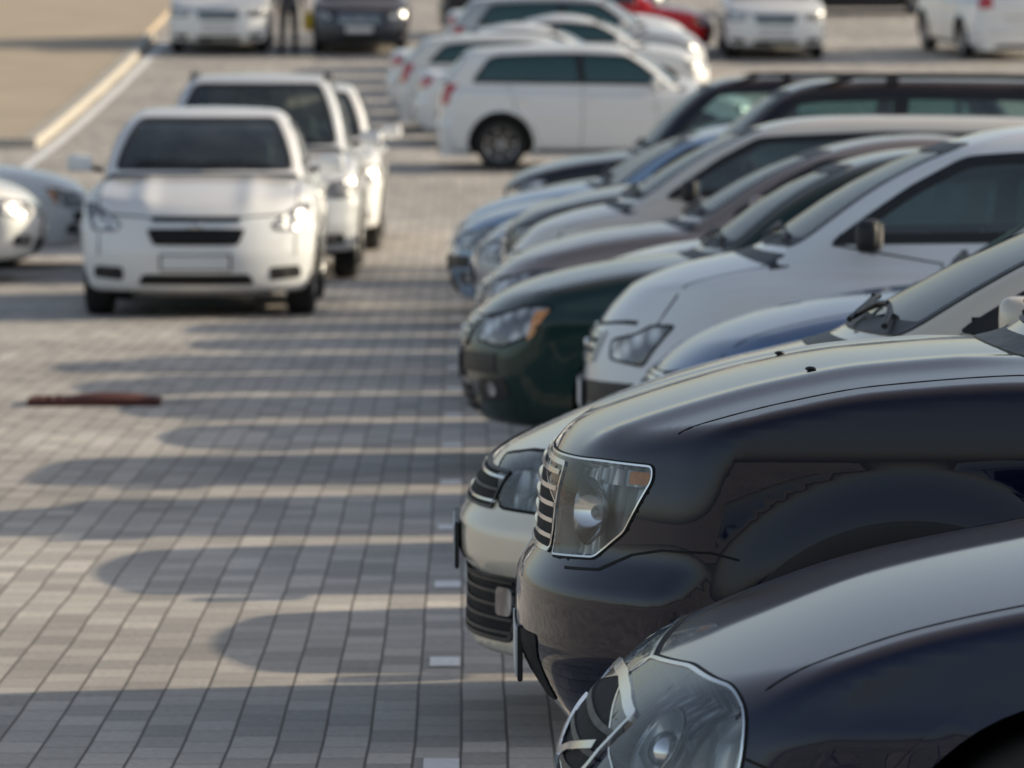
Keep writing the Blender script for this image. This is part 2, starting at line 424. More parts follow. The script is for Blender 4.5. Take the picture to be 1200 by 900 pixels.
def build_type(name, P, extra=None):
    F = make_F(P); L, W, H, zc, hl, wl = (P[k] for k in ('L', 'W', 'H', 'zc', 'hl', 'wl'))
    V, Q, N = surfnets(F, -.08, L+.1, W+.06, P['zb']-.08, H+.08, P['cell'])
    D = MB(); G = MB(); holes = []; cell = P['cell']
    # ---- side glass outline
    cw, cg = P['cw'], P['cg']
    t2 = lambda z: (float(P['wg'](z))/W)**2
    rp = .13 if P['rear'] == 'sedan' else (.30 if P['rear'] == 'hatch' else .12)
    fx = lambda z: float(P['xw'](z)) + cw*t2(z) + .085
    rx = lambda z: float(P['xg'](z)) - cg*t2(z) - rp
    z0 = zc + .045; zt = H - .115
    zr = z0 + .03
    poly = [(fx(z), z) for z in np.linspace(z0, zt-.02, 4)]
    xa, xb = fx(zt)+.12, rx(zt) - .12
    for x in np.linspace(xa, max(xb, xa+.3), 4): poly.append((x, float(P['roof'](x)) - .10))
    poly += [(rx(z), z) for z in np.linspace(zt-.05, zr, 4)]
    xB = hl + wl*.5 + .98
    poly = rnd(poly, .05, 3)
    fw = .042
    G.patch(F, 90, [inset(poly, .006)], iGl, .001, 0, True, .08)
    D.patch(F, 90, ring(poly, fw), iB, .004, .008, True, .08)
    D.patch(F, 90, strip([(xB, z0+.02), (xB+.05, float(P['roof'](xB))-.12)], .10), iB, .0055, .006, True)
    xC = rx(z0) - .28
    if P['rear'] != 'hatch': D.patch(F, 90, strip([(xC, zr+.02), (xC-.06 if P['rear'] == 'sedan' else xC, zt-.06)], .06), iB, .0055, .006, True)
    holes.append((90, inset(poly, cell*.55), True))
    # ---- windscreen and back glass
    zw0 = zc + .035; zw1 = H - .085
    def wsh(za, zb_, ins):
        zz = np.linspace(za, zb_, 5)
        r = [(float(P['wg'](z))-ins, z) for z in zz]
        return rnd([(-a, b) for a, b in r] + [(a, b) for a, b in r[::-1]], .06, 3)
    wp = wsh(zw0, zw1, .085)
    G.patch(F, 0, [inset(wp, .006)], iGl, .001, 0, False, .09)
    D.patch(F, 0, ring(wp, .035), iB, .004, .008, False, .09)
    holes.append((0, inset(wp, cell*.5), False))
    zr0 = zc + (.10 if P['rear'] == 'sedan' else .06); zr1 = H - (.10 if P['rear'] == 'sedan' else .14)
    bp_ = wsh(zr0, zr1, .13)
    G.patch(F, 180, [inset(bp_, .006)], iGl, .001, 0, False, .09)
    D.patch(F, 180, ring(bp_, .035), iB, .004, .008, False, .09)
    holes.append((180, inset(bp_, cell*.5), False))
    xm = hl + wl*.78; D.rbox((xm+.08, 0, H-.18), (.03, .22, .06), iB)
    # ---- cowl + wipers
    ys = np.linspace(-.86*W, .86*W, 15)
    fr = [(hl-.055 + cw*(y/W)**2*.9, y) for y in ys]; bk = [(x+.075, y) for x, y in fr]
    D.patch(F, 'top', [[fr[i], fr[i+1], bk[i+1], bk[i]] for i in range(14)], iB, .003, .01)
    for a, b, z1 in ((.62*W, .02, .03), (.08, -.58*W, .035)):
        uv = [(a+(b-a)*t, zw0+.005+z1*t+.03*math.sin(t*3)) for t in np.linspace(0, 1, 7)]
        p, n = project(F, 0, uv); D.tube([tuple(q) for q in (p+n*.022)], .009, iB)
        D.tube([tuple(p[3]+n[3]*.03), tuple(p[6]*.5+p[3]*.5+n[3]*.03), tuple(p[6]+n[6]*.01-np.array([.05, 0, .02]))], .007, iB)
    # ---- seams
    g = .005 if cell < .025 else .008
    hs = [(x, P.get('seamy', .815)*W + .02*math.sin((x/hl)*3.0)) for x in np.linspace(.28, hl+.05, 12)]
    D.patch(F, 'top', strip(hs, g), iG, .0012, .003, True)
    if not P.get('nofrontseam'):
        hf = [(P.get('hoodfront', .075) + P['kf']*(abs(y)/W)**P['pf'], y) for y in np.linspace(-.72*W, .72*W, 21)]
        D.patch(F, 'top', strip(hf, g), iG, .0012, .003)
    xd = P['wx'][0] + P['ar'] + .13
    D.patch(F, 90, strip([(xd, .3), (xd+.01, .6), (xd+.06, zc-.03), (fx(z0)+.02, z0)], g), iG, .0012, .003, True)
    D.patch(F, 90, strip([(xB+.02, .3), (xB, .7), (xB, z0)], g), iG, .0012, .003, True)
    xr_ = P['wx'][1]
    D.patch(F, 90, strip([(xr_-.52, .3), (xr_-.45, .55), (xr_-.2, .8), (xr_-.1, z0)], g), iG, .0012, .003, True)
    D.patch(F, 90, strip([(xd, .29), (xr_-.52, .29)], g), iG, .0012, .003, True)
    D.patch(F, 90, strip([(xd-.06, .245), (xr_-.47, .245)], .05), iB, .003, .01, True)
    for xh in (xB-.13, xr_-.28):
        p, n = project(F, 90, [(xh, zc-.13)])
        for s in (1, -1): D.ell((p[0][0], (p[0][1]-.012)*s, p[0][2]), (.095, .02, .017), iP)
    # ---- wheel arches
    for xc in P['wx']:
        r0, r1 = P['ar'], P['ar'] + P.get('lipw', .045)
        an = [math.radians(a) for a in np.linspace(-18, 198, 37)]
        pl = []
        for i in range(36):
            a, b = an[i], an[i+1]
            q = [(xc+r*math.cos(t), P['wr']+r*math.sin(t)) for r, t in ((r0, a), (r1, a), (r1, b), (r0, b))]
            if min(v[1] for v in q) > P['zb']+.012: pl.append(q)
        D.patch(F, 90, pl, P.get('lipm', iP), P.get('lipo', .004), .05, True, .5)
        for s in (1, -1):
            b0 = len(D.V); nn = 26
            for hh in (0.015, .34):
                for i in range(nn+1):
                    a = math.radians(-20 + 220*i/nn)
                    D.V.append((xc+(P['ar']+.022)*math.cos(a), s*(W-hh-.03), P['wr']+(P['ar']+.022)*math.sin(a)))
            for i in range(nn): D.face([b0+i, b0+i+1, b0+nn+1+i+1, b0+nn+1+i], iG)
            D.face([b0+nn+1+i for i in range(nn+1)], iG)
    # ---- front
    if not P.get('customfront'):
        gw, ga, gb = P['grille']; nch = P.get('nch', 3)
        gp = rnd([(-gw, gb), (gw, gb), (gw*.86, ga), (-gw*.86, ga)], .03)
        D.patch(F, 0, [gp], iG if nch < 3 else iB, .003, .01, g=.07)
        for i in range(nch):
            zz = ga + (gb-ga)*(i+.6)/(nch+.2); ww = gw*(.84+.1*i/3)
            D.patch(F, 0, strip([(-ww, zz), (0, zz), (ww, zz)], .014), iC if nch == 3 else iB, .014, .012, g=.1)
        D.patch(F, 0, ring(gp, .012), iC if nch == 3 else iB, .013, .012, g=.1)
        if P.get('topslot'):
            a, b, c = P['topslot']; D.patch(F, 0, [rnd([(-a, c), (a, c), (a*.95, b), (-a*.95, b)], .01)], iG, .003, .01, g=.07)
            D.patch(F, 0, strip([(-a, b-.006), (0, b-.006), (a, b-.006)], .008), iC, .008, .008, g=.1)
        p, n = project(F, 0, [(0, (ga+gb)/2 if nch == 3 else gb+.02)]); D.ell(tuple(p[0]-np.array([.012, 0, 0])), (.014, .06, .022), iC)
        lw, la, lb = P['lower']
        lp = rnd([(-lw*.92, lb), (lw*.92, lb), (lw, la), (-lw, la)], .03)
        D.patch(F, 0, [lp], iB, .004, .01, g=.08)
        for i in range(3):
            zz = la + (lb-la)*(i+.5)/3; D.patch(F, 0, strip([(-lw*.9, zz), (0, zz), (lw*.9, zz)], .01), iG, .01, .008, g=.1)
        if P['fog']:
            fz = P.get('fogz', 0)
            fp = rnd([(.54*W/.88, .41+fz), (.76*W/.88, .42+fz), (.77*W/.88, .33+fz), (.54*W/.88, .31+fz)], .03)
            D.patch(F, 0, [fp], iB, .004, .01, True)
            fc = [(.66*W/.88+.032*math.cos(a), .368+fz+.032*math.sin(a)) for a in np.linspace(0, 6.283, 15)[:-1]]
            D.patch(F, 0, [fc], iD if fz else iL, .008, .006, True)
        a, b = P['lampz']; lx = P['lampx']
        hp = P.get('lamp') or [('f', .50*W/.88, b-.02), ('f', .66*W/.88, b+.01), ('s', lx*.72, b+.045), ('s', lx, b+.05), ('s', lx-.10, a+.05), ('f', .74*W/.88, a-.005), ('f', .53*W/.88, a+.02)]
        hp = rnd(conv(F, hp, 45), .03)
        D.patch(F, 45, [hp], iL, .004, .012, True, .04)
        D.patch(F, 45, ring(hp, .010), iG, .0055, .012, True, .06)
        if P.get('amber'):
            ap = rnd(conv(F, [('s', lx*.8, b+.02), ('s', lx-.02, b+.03), ('s', lx-.1, a+.05), ('s', lx*.7, a+.03)], 45), .01)
            D.patch(F, 45, [ap], iA, .006, .01, True, .05)
        if P['blackbump']:
            D.patch(F, 0, [[(-.8*W, .44), (.8*W, .44), (.8*W, .53), (-.8*W, .53)]], iB, .006, .01, g=.1)
    zp = P['plate']; p, n = project(F, 0, [(0, zp)])
    D.box((p[0][0]-.004, 0, zp), (.012, .54, .125), iB, bev=.2); D.box((p[0][0]-.012, 0, zp), (.005, .51, .105), iW, bev=.1)
    # ---- rear
    zl = zc - .02
    if P['rear'] == 'sedan': rl = [('r', .42, zl), ('r', .7*W, zl+.02), ('s', L-.32, zl-.01), ('s', L-.22, zl-.12), ('r', .8*W, zl-.16), ('r', .45, zl-.14)]
    elif P['rear'] == 'hatch': rl = [('r', .58*W, zl+.06), ('r', .75*W, zl+.08), ('s', L-.30, zl+.08), ('s', L-.20, zl-.12), ('r', .82*W, zl-.20), ('r', .62*W, zl-.16)]
    else: rl = [('r', .6*W, zl+.02), ('r', .72*W, zl+.12), ('s', L-.34, zl+.08), ('s', L-.22, zl-.08), ('r', .84*W, zl-.16), ('r', .60*W, zl-.12)]
    def rconv(pts):
        d_, e_, f_ = frame(135); o_ = []
        for k_, a_, b_ in pts:
            p_, n_ = project(F, 180 if k_ == 'r' else 90, [[-a_, b_] if k_ == 'r' else [a_, b_]])
            p_[0][1] = -abs(p_[0][1]); o_.append((float(p_[0] @ e_), float(p_[0] @ f_)))
        return o_
    rl = rnd(rconv(rl), .03)
    D.patch(F, 135, [rl], iR, .005, .012, True, .05)
    D.patch(F, 180, [rnd([(-.5*W, .30), (.5*W, .30), (.6*W, .22), (-.6*W, .22)], .02)], iB, .005, .01, g=.1)
    zq = .72 if P['rear'] != 'sedan' else .70
    p, n = project(F, 180, [(0, zq)]); D.box((p[0][0]+.012, 0, zq), (.014, .53, .12), iW, bev=.2)
    D.patch(F, 180, strip([(-.36, zq+.11), (.36, zq+.11)], .03), iC, .008, .01, g=.1)
    D.patch(F, 180, strip([(-.7*W, .54), (.7*W, .54)], g), iG, .0015, .003, g=.1)
    # ---- door mirrors
    mz = zc + .085; mx = fx(z0) + .15
    for s in (1, -1):
        D.rbox((mx, s*(W+.085), mz), (.10, .20, .135), P['mirror'] if P['mirror'] is not None else iP, Matrix.Rotation(s*.15, 3, 'Z'))
        D.box((mx+.045, s*(W+.085), mz), (.012, .165, .10), iC, bev=.1)
        D.tube([(mx+.03, s*(W-.10), mz-.06), (mx+.02, s*(W+.02), mz-.035)], .022, iB)
    if P['rails']:
        xs = np.linspace(hl+wl+.15, L-.75, 9)
        for s in (1, -1):
            pts = []
            for i, x in enumerate(xs):
                y = float(P['wg'](H-.05))*.97; pp, nn_ = project(F, 'top', [(x, -y)])
                pts.append((x, s*y, pp[0][2] + (.06 if 0 < i < 8 else -.01)))
            D.tube(pts, .018, iB if P['rails'] == 1 else iC, 8)
            for i in (2, 6): D.box((pts[i][0], pts[i][1], pts[i][2]-.03), (.08, .03, .06), iB)
    # ---- interior
    sz = .62 + (H-1.47)*.6
    for s in (1, -1):
        D.rbox((hl+wl*.5+.78, s*.36, sz-.18), (.52, .48, .18), iS)
        D.rbox((hl+wl*.5+1.08, s*.36, sz+.12), (.15, .46, .66), iS, Matrix.Rotation(.22, 3, 'Y'))
        D.rbox((hl+wl*.5+1.19, s*.36, sz+.52), (.10, .24, .19), iS, Matrix.Rotation(.15, 3, 'Y'))
        D.rbox((hl+wl*.5+2.0, s*.36, sz+.46), (.10, .24, .14), iS)
    D.rbox((hl+wl*.5+1.88, 0, sz+.10), (.2, 1.25, .62), iS, Matrix.Rotation(.25, 3, 'Y'))
    D.rbox((hl+.32, 0, zc-.07), (.55, 1.3, .22), iS)
    D.lathe([(.185+.014*math.cos(a), .014*math.sin(a)) for a in np.linspace(0, 6.283, 9)], (hl+wl*.5+.40, -.36, sz+.28), (-.9, 0, .45), iB, 24)
    if extra: extra(F, P, D, G, holes)
    # ---- open the shell where glass / lamps sit and at the wheel arches
    C = V[Q].mean(1); NC = N[Q].mean(1); kill = np.zeros(len(Q), bool)
    for mode, pl, both in holes:
        d, e, f = frame(mode)
        for s in ((1, -1) if both else (1,)):
            c = C*[1, s, 1]; n = NC*[1, s, 1]
            ok = (n @ d < -.05)
            if mode == 90: ok &= c[:, 1] < 0
            if mode == 0: ok &= (c[:, 0] < L*.6)
            if mode == 180: ok &= (c[:, 0] > L*.5)
            if mode in (45, 55, 60): ok &= (c[:, 1] < 0) & (c[:, 0] < 1)
            uv = np.stack([c @ e, c @ f], 1); kill |= ok & inpoly(uv, pl)
    for xc in P['wx']:
        r = np.hypot(C[:, 0]-xc, C[:, 2]-P['wr'])
        kill |= (r < P['ar']+.018) & (np.abs(C[:, 1]) > W-.36)
    Q = Q[~kill]
    me = bpy.data.meshes.new(name+'_shell'); me.from_pydata(V.tolist(), [], Q.tolist())
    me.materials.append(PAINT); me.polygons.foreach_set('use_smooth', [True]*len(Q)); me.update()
    me.normals_split_custom_set_from_vertices([tuple(n) for n in N])
    return dict(P=P, body=me, det=D.mesh(name+'_fittings', MATS), gl=G.mesh(name+'_glass', MATS))

# wheels
def wheel_mesh(nspk, R=.315, rr=.205):
    B = MB(); w = .205
    prof = [(rr, -.5*w), (rr+.03, -.52*w), (R-.03, -.52*w), (R-.008, -.44*w), (R, -.3*w), (R, .3*w), (R-.008, .44*w), (R-.03, .52*w), (rr+.03, .52*w), (rr, .5*w)]
    B.lathe(prof, (0, 0, 0), (0, 1, 0), 0, 40)
    B.lathe([(rr+.004, -.50*w), (rr-.012, -.47*w), (rr-.025, -.30*w), (rr-.03, .45*w)], (0, 0, 0), (0, 1, 0), 1, 40)
    B.lathe([(.0, -.05*w), (rr-.02, -.05*w)], (0, 0, 0), (0, 1, 0), 2, 24)
    B.lathe([(.0, -.43*w), (.03, -.43*w), (.045, -.38*w), (.06, -.2*w)], (0, 0, 0), (0, 1, 0), 1, 20)
    for i in range(nspk):
        a = 2*math.pi*i/nspk
        for da in ((-.11, .11) if nspk < 7 else (0,)):
            r0, r1 = .045, rr-.012; wd = .022 if nspk < 7 else .02
            pts = []
            for r, hw, yy in ((r0, wd*1.1, -.38*w), (r1, wd*.8, -.45*w)):
                for sg in (-1, 1):
                    for dy in (0, .025):
                        aa = a + da*(1 if r == r1 else .6); c, s_ = math.cos(aa), math.sin(aa)
                        pts.append((r*c - sg*hw*.6*s_, yy+dy, r*s_ + sg*hw*.6*c))
            b = len(B.V); B.V += pts
            for f in ((0, 2, 6, 4), (1, 5, 7, 3), (0, 4, 5, 1), (2, 3, 7, 6)): B.face([b+k for k in f], 1)
    return B.mesh('wheel', [TYRE, ALLOY, DISC])
WHEELS = [wheel_mesh(5), wheel_mesh(9), wheel_mesh(7)]

# ---------------------------------------------------------------- special fronts
def centroid(p): return (sum(a for a, b in p)/len(p), sum(b for a, b in p)/len(p))
def lamp_real(F, D, G, holes, hp, mode, depth=.06, frame_m=iG):
    G.patch(F, mode, [inset(hp, .002)], iLn, .003, 0, True, .02)
    D.patch(F, mode, ring(hp, .004), frame_m, .0045, .012, True, .03)
    D.patch(F, mode, [hp], iRf, -depth, -depth*.97, True, .025)
    D.patch(F, mode, ring(hp, -.004), iG, .0012, .004, True, .03)
    holes.append((mode, inset(hp, .002), True))

def front_A(F, P, D, G, holes):
    side = [(.085, .580), (.105, .630), (.149, .662), (.225, .684), (.285, .682), (.302, .650), (.292, .570), (.263, .495), (.177, .450), (.105, .480)]
    hp = rnd(conv(F, [('s', a, b) for a, b in side], 60), .035, 5)
    lamp_real(F, D, G, holes, hp, 60, depth=.06, frame_m=iC)
    p, n = project(F, 60, [centroid(hp)])
    c = p[0] - n[0]*.038
    for s in (1, -1):
        D.ell((c[0]+.0, c[1]*s, c[2]-.01), (.04, .04, .04), iC, None, 24, 16)
        D.lathe([(.042, .0), (.060, .012), (.072, .026)], (c[0], c[1]*s, c[2]-.01), (n[0][0], n[0][1]*s, n[0][2]), iRf, 32)
        D.lathe([(.070, .024), (.075, .028), (.072, .032)], (c[0], c[1]*s, c[2]-.01), (n[0][0], n[0][1]*s, n[0][2]), iC, 32)
    gp = rnd([(-.47, .610), (-.25, .628), (0, .635), (.25, .628), (.47, .610), (.40, .50), (.30, .45), (-.30, .45), (-.40, .50)], .03)
    D.patch(F, 0, [gp], iG, .003, .01, g=.05); D.patch(F, 0, ring(gp, .014), iC, .009, .008, g=.06)
    for z in (.49, .53, .57): D.patch(F, 0, strip([(-.42, z), (-.2, z), (0, z), (.2, z), (.42, z)], .010), iB, .007, .005, g=.05)
    D.patch(F, 0, strip([(-.38, .545), (-.15, .515), (0, .49), (.15, .515), (.38, .545)], .014), iC, .012, .010, g=.05)
    D.patch(F, 0, [rnd([(-.6, .38), (.6, .38), (.5, .25), (-.5, .25)], .03)], iB, .004, .01, g=.08)
    D.patch(F, 90, strip([(.295, .575), (.36, .55), (.46, .54)], .005), iG, .0012, .003, True, .03)

def front_B(F, P, D, G, holes):
    side = [(.085, .882), (.18, .892), (.285, .890), (.284, .860), (.225, .745), (.162, .683), (.075, .672), (.088, .78)]
    hp = rnd(conv(F, [('s', a, b) for a, b in side], 55), .014, 4)
    lamp_real(F, D, G, holes, hp, 55, depth=.055, frame_m=iC)
    q = rnd(conv(F, [('s', .16, .880), ('s', .268, .880), ('s', .262, .845), ('s', .155, .846)], 55), .006)
    D.patch(F, 55, [q], iRf, -.025, .01, True, .03)
    q2 = rnd(conv(F, [('s', .22, .878), ('s', .268, .878), ('s', .262, .850), ('s', .215, .850)], 55), .006)
    D.patch(F, 55, [q2], iA, -.022, .004, True, .03)
    p, n = project(F, 55, [(centroid(hp)[0]-.01, centroid(hp)[1]-.02)])
    c = p[0]-n[0]*.048
    for s in (1, -1):
        D.lathe([(.008, -.01), (.03, .0), (.056, .016), (.074, .038)], (c[0], c[1]*s, c[2]), (n[0][0], n[0][1]*s, n[0][2]), iC, 28)
        D.ell((c[0]-.012, (c[1]-.02)*s, c[2]), (.018, .018, .018), iRf, None, 14, 10)
    gp = rnd([(-.42, .875), (.42, .875), (.40, .675), (-.40, .675)], .02)
    D.patch(F, 0, [gp], iG, .003, .01, g=.05); D.patch(F, 0, ring(gp, .010), iC, .007, .006, g=.06)
    for z in (.71, .745, .78, .815, .85): D.patch(F, 0, strip([(-.40, z), (-.2, z), (0, z), (.2, z), (.40, z)], .010), iC, .010, .008, g=.05)
    D.patch(F, 90, strip(conv(F, [('s', .10, .655), ('s', .17, .662), ('s', .24, .70), ('s', .30, .715), ('s', .40, .715), ('s', .46, .70)], 90), .0055), iG, .0012, .003, True, .02)
    D.patch(F, 0, [rnd([(-.46, .50), (.46, .50), (.40, .35), (-.40, .35)], .03)], iG, .003, .01, g=.07)
    D.patch(F, 90, [[(.16, .30), (.46, .30), (.46, .225), (.22, .225)]], iB, .004, .01, True, .05)
    for x, y in ((.62, .42), (.64, -.40)):
        p, n = project(F, 'top', [(x, y)]); D.ell(tuple(p[0]+n[0]*.003), (.012, .012, .005), iB)

def front_C(F, P, D, G, holes):
    side = [(.112, .592), (.108, .66), (.135, .715), (.20, .737), (.30, .748), (.38, .752), (.37, .70), (.30, .62), (.22, .588)]
    hp = rnd(conv(F, [('s', a, b) for a, b in side], 55), .02, 4)
    lamp_real(F, D, G, holes, hp, 55, depth=.04, frame_m=iG)
    p, n = project(F, 55, [(centroid(hp)[0]-.03, centroid(hp)[1])]); c = p[0]-n[0]*.036
    for s in (1, -1): D.lathe([(.008, -.01), (.03, .0), (.052, .014), (.062, .028)], (c[0], c[1]*s, c[2]), (n[0][0], n[0][1]*s, n[0][2]), iRf, 28)
    gp = rnd([(-.52, .685), (.52, .685), (.50, .585), (-.50, .585)], .015)
    D.patch(F, 0, [gp], iG, .003, .01, g=.05)
    for z in (.605, .635, .665): D.patch(F, 0, strip([(-.51, z), (-.25, z), (0, z), (.25, z), (.51, z)], .007), iC if z != .635 else iB, .008, .006, g=.04)
    D.patch(F, 0, ring(gp, .008), iB, .008, .01, g=.06)
    lp = rnd([(-.66, .415), (.66, .415), (.62, .24), (-.62, .24)], .03)
    D.patch(F, 0, [lp], iG, .003, .01, g=.05)
    for z in (.265, .30, .335, .37, .40): D.patch(F, 0, strip([(-.62, z), (-.33, z), (0, z), (.33, z), (.62, z)], .009), iB, .010, .008, g=.04)
    D.patch(F, 0, ring(lp, .012), iB, .008, .01, g=.05)
    fc = rnd([(.54, .385), (.62, .385), (.62, .31), (.54, .31)], .02)
    D.patch(F, 0, [fc], iL, .013, .012, True, .03)
    D.patch(F, 90, strip([(.24, .585), (.33, .56), (.46, .55)], .005), iG, .0012, .003, True, .03)

T = {}
T['A'] = build_type('saloon_near', gen(4.4, .86, 1.47, .60, .935, 1.15, .85, 'sedan', cell=.02, customfront=True, crown=.05, kf=.32,
    hoodp=[(0, .535), (.08, .60), (.2, .680), (.37, .753), (.58, .826), (.83, .878), (1.15, .925)], nofrontseam=True, seamy=.86,
    swp=[(.18, .925), (.3, .965), (.45, .99), (.60, 1.), (.74, .99), (.86, .975), (.96, .93), (1.05, .88)],
    xfp=[(.15, .14), (.25, .05), (.38, .005), (.46, 0), (.54, .02), (.62, .05), (.75, .12)], plate=.33, ks=.035, crease=(.60, .006)), front_A)
T['B'] = build_type('suv_near', gen(4.32, .905, 1.66, .88, 1.125, 1.10, .75, 'suv', cell=.02, customfront=True, crown=.06, kf=.33, ks=.03, kfr=.045,
    hoodp=[(0, .83), (.06, .875), (.12, .925), (.18, .955), (.37, 1.02), (.56, 1.07), (.76, 1.105), (1.1, 1.125)], nofrontseam=True, seamy=.84,
    swp=[(.18, .925), (.3, .96), (.5, .985), (.72, 1.), (.90, .998), (1.02, .985), (1.10, .955), (1.2, .90)],
    xfp=[(.2, .20), (.28, .12), (.40, .03), (.48, 0), (.60, .0), (.655, .03), (.69, .05), (.80, .06), (.90, .085), (1.0, .13)], plate=.44,
    wr=.34, ar=.40, flare=.020, lipm=iB, lipo=.012, ridge=(.012, .60, .09), rails=1, crease=(.80, .0), zb=.24, wx=(.82, 3.49)), front_B)
T['C'] = build_type('saloon_mid', gen(4.38, .85, 1.47, .67, 1.01, 1.0, .95, 'sedan', cell=.022, customfront=True, crown=.05, kf=.30, ks=.06, kfr=.06,
    hoodp=[(0, .60), (.06, .665), (.10, .70), (.19, .745), (.38, .83), (.61, .915), (.84, .975), (1.0, 1.005)], hoodfront=.085,
    xfp=[(.16, .07), (.20, .01), (.25, .03), (.41, .035), (.44, .005), (.52, 0), (.58, .03), (.68, .065), (.78, .12)], plate=.47), front_C)
T['sedan'] = build_type('saloon', gen(4.6, .90, 1.58, .79, 1.06, 1.25, .95, 'sedan', cell=.026, grille=(.37, .56, .68), nch=1, topslot=(.34, .735, .775), lower=(.44, .26, .34), plate=.43, wr=.33, ar=.38,
    kf=.46, pf=2.3, fogz=-.02, ks=.13, kfr=.10, lamp=[('f', .56, .71), ('f', .64, .78), ('s', .46, .86), ('s', .60, .87), ('s', .44, .75), ('f', .79, .66), ('f', .60, .66)], ridge=(.018, .45, .10)))
T['mpv'] = build_type('compact_hatchback', gen(4.2, .87, 1.57, .77, 1.04, .68, .90, 'hatch', crown=.08, kf=.36, mirror=iB, blackbump=True, lampz=(.60, .72), lampx=.36))
T['hatch'] = build_type('hatchback', gen(4.15, .85, 1.45, .72, .96, 1.05, .75, 'hatch', amber=True, blackbump=True))
T['gen'] = build_type('family_saloon', gen(4.5, .88, 1.47, .72, .99, 1.08, .88, 'sedan', lampx=.46))
T['suv'] = build_type('suv', gen(4.65, .94, 1.80, .90, 1.14, 1.15, .70, 'suv', wr=.36, ar=.42, wx=(.90, 3.62), rails=1, grille=(.42, .66, .86), lampz=(.72, .86), plate=.52, zb=.26, flare=.02, lipm=iB))
T['cross'] = build_type('crossover', gen(4.4, .91, 1.65, .84, 1.08, 1.05, .80, 'hatch', wr=.34, ar=.40, wx=(.88, 3.52), grille=(.40, .62, .80), lampz=(.68, .82), plate=.50, zb=.24, flare=.015, lipm=iB))

# ---------------------------------------------------------------- terrain height (lot is level, then climbs away)
GZ = Cv([(0, 0), (30, 0), (40, .0), (47, .06), (54, .14), (65, .42), (76, .85), (90, 1.62), (104, 2.52), (120, 3.65), (150, 5.6), (200, 7.5), (260, 8)], 2.0)
gz = lambda y: float(GZ(y)) if y > 0 else 0.0
col = bpy.context.collection
def link(o, parent=None):
    col.objects.link(o)
    if parent: o.parent = parent
    return o
def car(kind, nose_x, yc, colr, metal=0., yaw=0, wheel=0, name='parked_car', steer=0):
    t = T[kind]; P = t['P']; a = math.radians(yaw)
    e = bpy.data.objects.new(name, None); e.empty_display_size = .5; link(e)
    x, y = nose_x, yc
    midy = y + math.sin(a)*P['L']/2
    sl = math.atan((gz(midy+1)-gz(midy-1))/2)
    e.matrix_world = Matrix.Translation((x, y, gz(midy) - math.tan(sl)*(midy-y))) @ Matrix.Rotation(sl, 4, 'X') @ Matrix.Rotation(a, 4, 'Z')
    for nm, me in (('body', t['body']), ('fittings', t['det']), ('glass', t['gl'])):
        o = link(bpy.data.objects.new(nm, me), e); o.color = (*colr, metal)
        if nm == 'glass' and yc > 56:
            o.material_slots[iGl].link = 'OBJECT'; o.material_slots[iGl].material = FARGLASS
    for i, xc in enumerate(P['wx']):
        for s in (-1, 1):
            o = link(bpy.data.objects.new('wheel', WHEELS[wheel]), e); k = P['wr']/.315
            o.scale = (k, 1, k); o.location = (xc, s*(P['W']-.13), P['wr'])
            o.rotation_euler = (0, random.random()*6, (math.pi if s > 0 else 0) + (steer if i == 0 else 0))
    return e

white = (.86, .86, .85); offw = (.78, .77, .74); silver = (.52, .53, .54)
car('A', .17, 9.75, (.004, .009, .034), .1)
car('B', .115, 12.25, (.002, .004, .020), .05)
car('C', -.02, 14.8, (.84, .76, .62), .25)
car('gen', 1.15, 17.3, (.02, .03, .06), .3)
car('gen', .62, 19.8, (.15, .24, .40), .5)
car('mpv', .48, 22.3, (.86, .87, .88), 0, wheel=1)
car('hatch', -.02, 24.9, (.006, .034, .032), .2)
car('gen', .41, 27.4, (.78, .78, .78), .25)
car('gen', .06, 29.9, (.32, .26, .24), .5, wheel=1)
car('mpv', .20, 32.4, (.82, .76, .68), .15)
car('suv', .22, 34.9, (.006, .008, .016), .1, wheel=2)
car('gen', .05, 37.4, (.40, .42, .46), .4)
car('hatch', -.12, 39.9, (.34, .48, .66), .4)
car('gen', -.10, 42.4, (.22, .42, .74), .3)
car('gen', .20, 44.9, (.010, .025, .08), .3)
car('suv', .30, 47.5, (.008, .010, .022), .2)
car('gen', .55, 50.2, (.02, .02, .03), .3)
# oncoming line
car('sedan', -2.03, 40.9, white, 0, yaw=90, name='sedan_car')
car('suv', -1.87, 47.3, (.76, .77, .78), .2, yaw=90, name='suv_car', wheel=1)
car('cross', -1.74, 53.6, white, 0, yaw=90, name='crossover_car')
# left row
car('gen', -3.70, 47.9, (.78, .78, .76), .1, yaw=180, wheel=1)
car('hatch', -3.45, 50.8, white, 0, yaw=180)
# far cars
car('cross', -.4+4.4, 73.5, white, 0, yaw=180, wheel=2, name='crossover_car')
car('gen', -.75+4.5, 79.5, white, 0, yaw=180)
car('hatch', -1.05+4.15, 82.6, offw, 0, yaw=180)
car('gen', -1.25+4.5, 85.8, white, 0, yaw=180)
car('gen', -.5+4.5, 89, white, 0, yaw=180)
car('cross', -.3+4.4, 92.4, silver, .4, yaw=180)
car('gen', -.3+4.5, 95.8, white, 0, yaw=180)
car('gen', -.4+4.5, 99.3, white, 0, yaw=180)
car('hatch', .55+4.15, 103.3, (.66, .010, .02), 0, yaw=180)
car('suv', -.5+4.6, 110, (.03, .03, .035), .2, yaw=180)
car('suv', 5.80, 101.5, white, 0, yaw=90)
car('suv', 9.6, 106, white, 0, yaw=-80)
car('gen', 8.6+2, 118, (.03, .03, .04), .2, yaw=180)
car('suv', -4.67, 103, white, 0, yaw=90, wheel=1)
car('cross', -2.0, 103, (.04, .045, .06), .3, yaw=90)

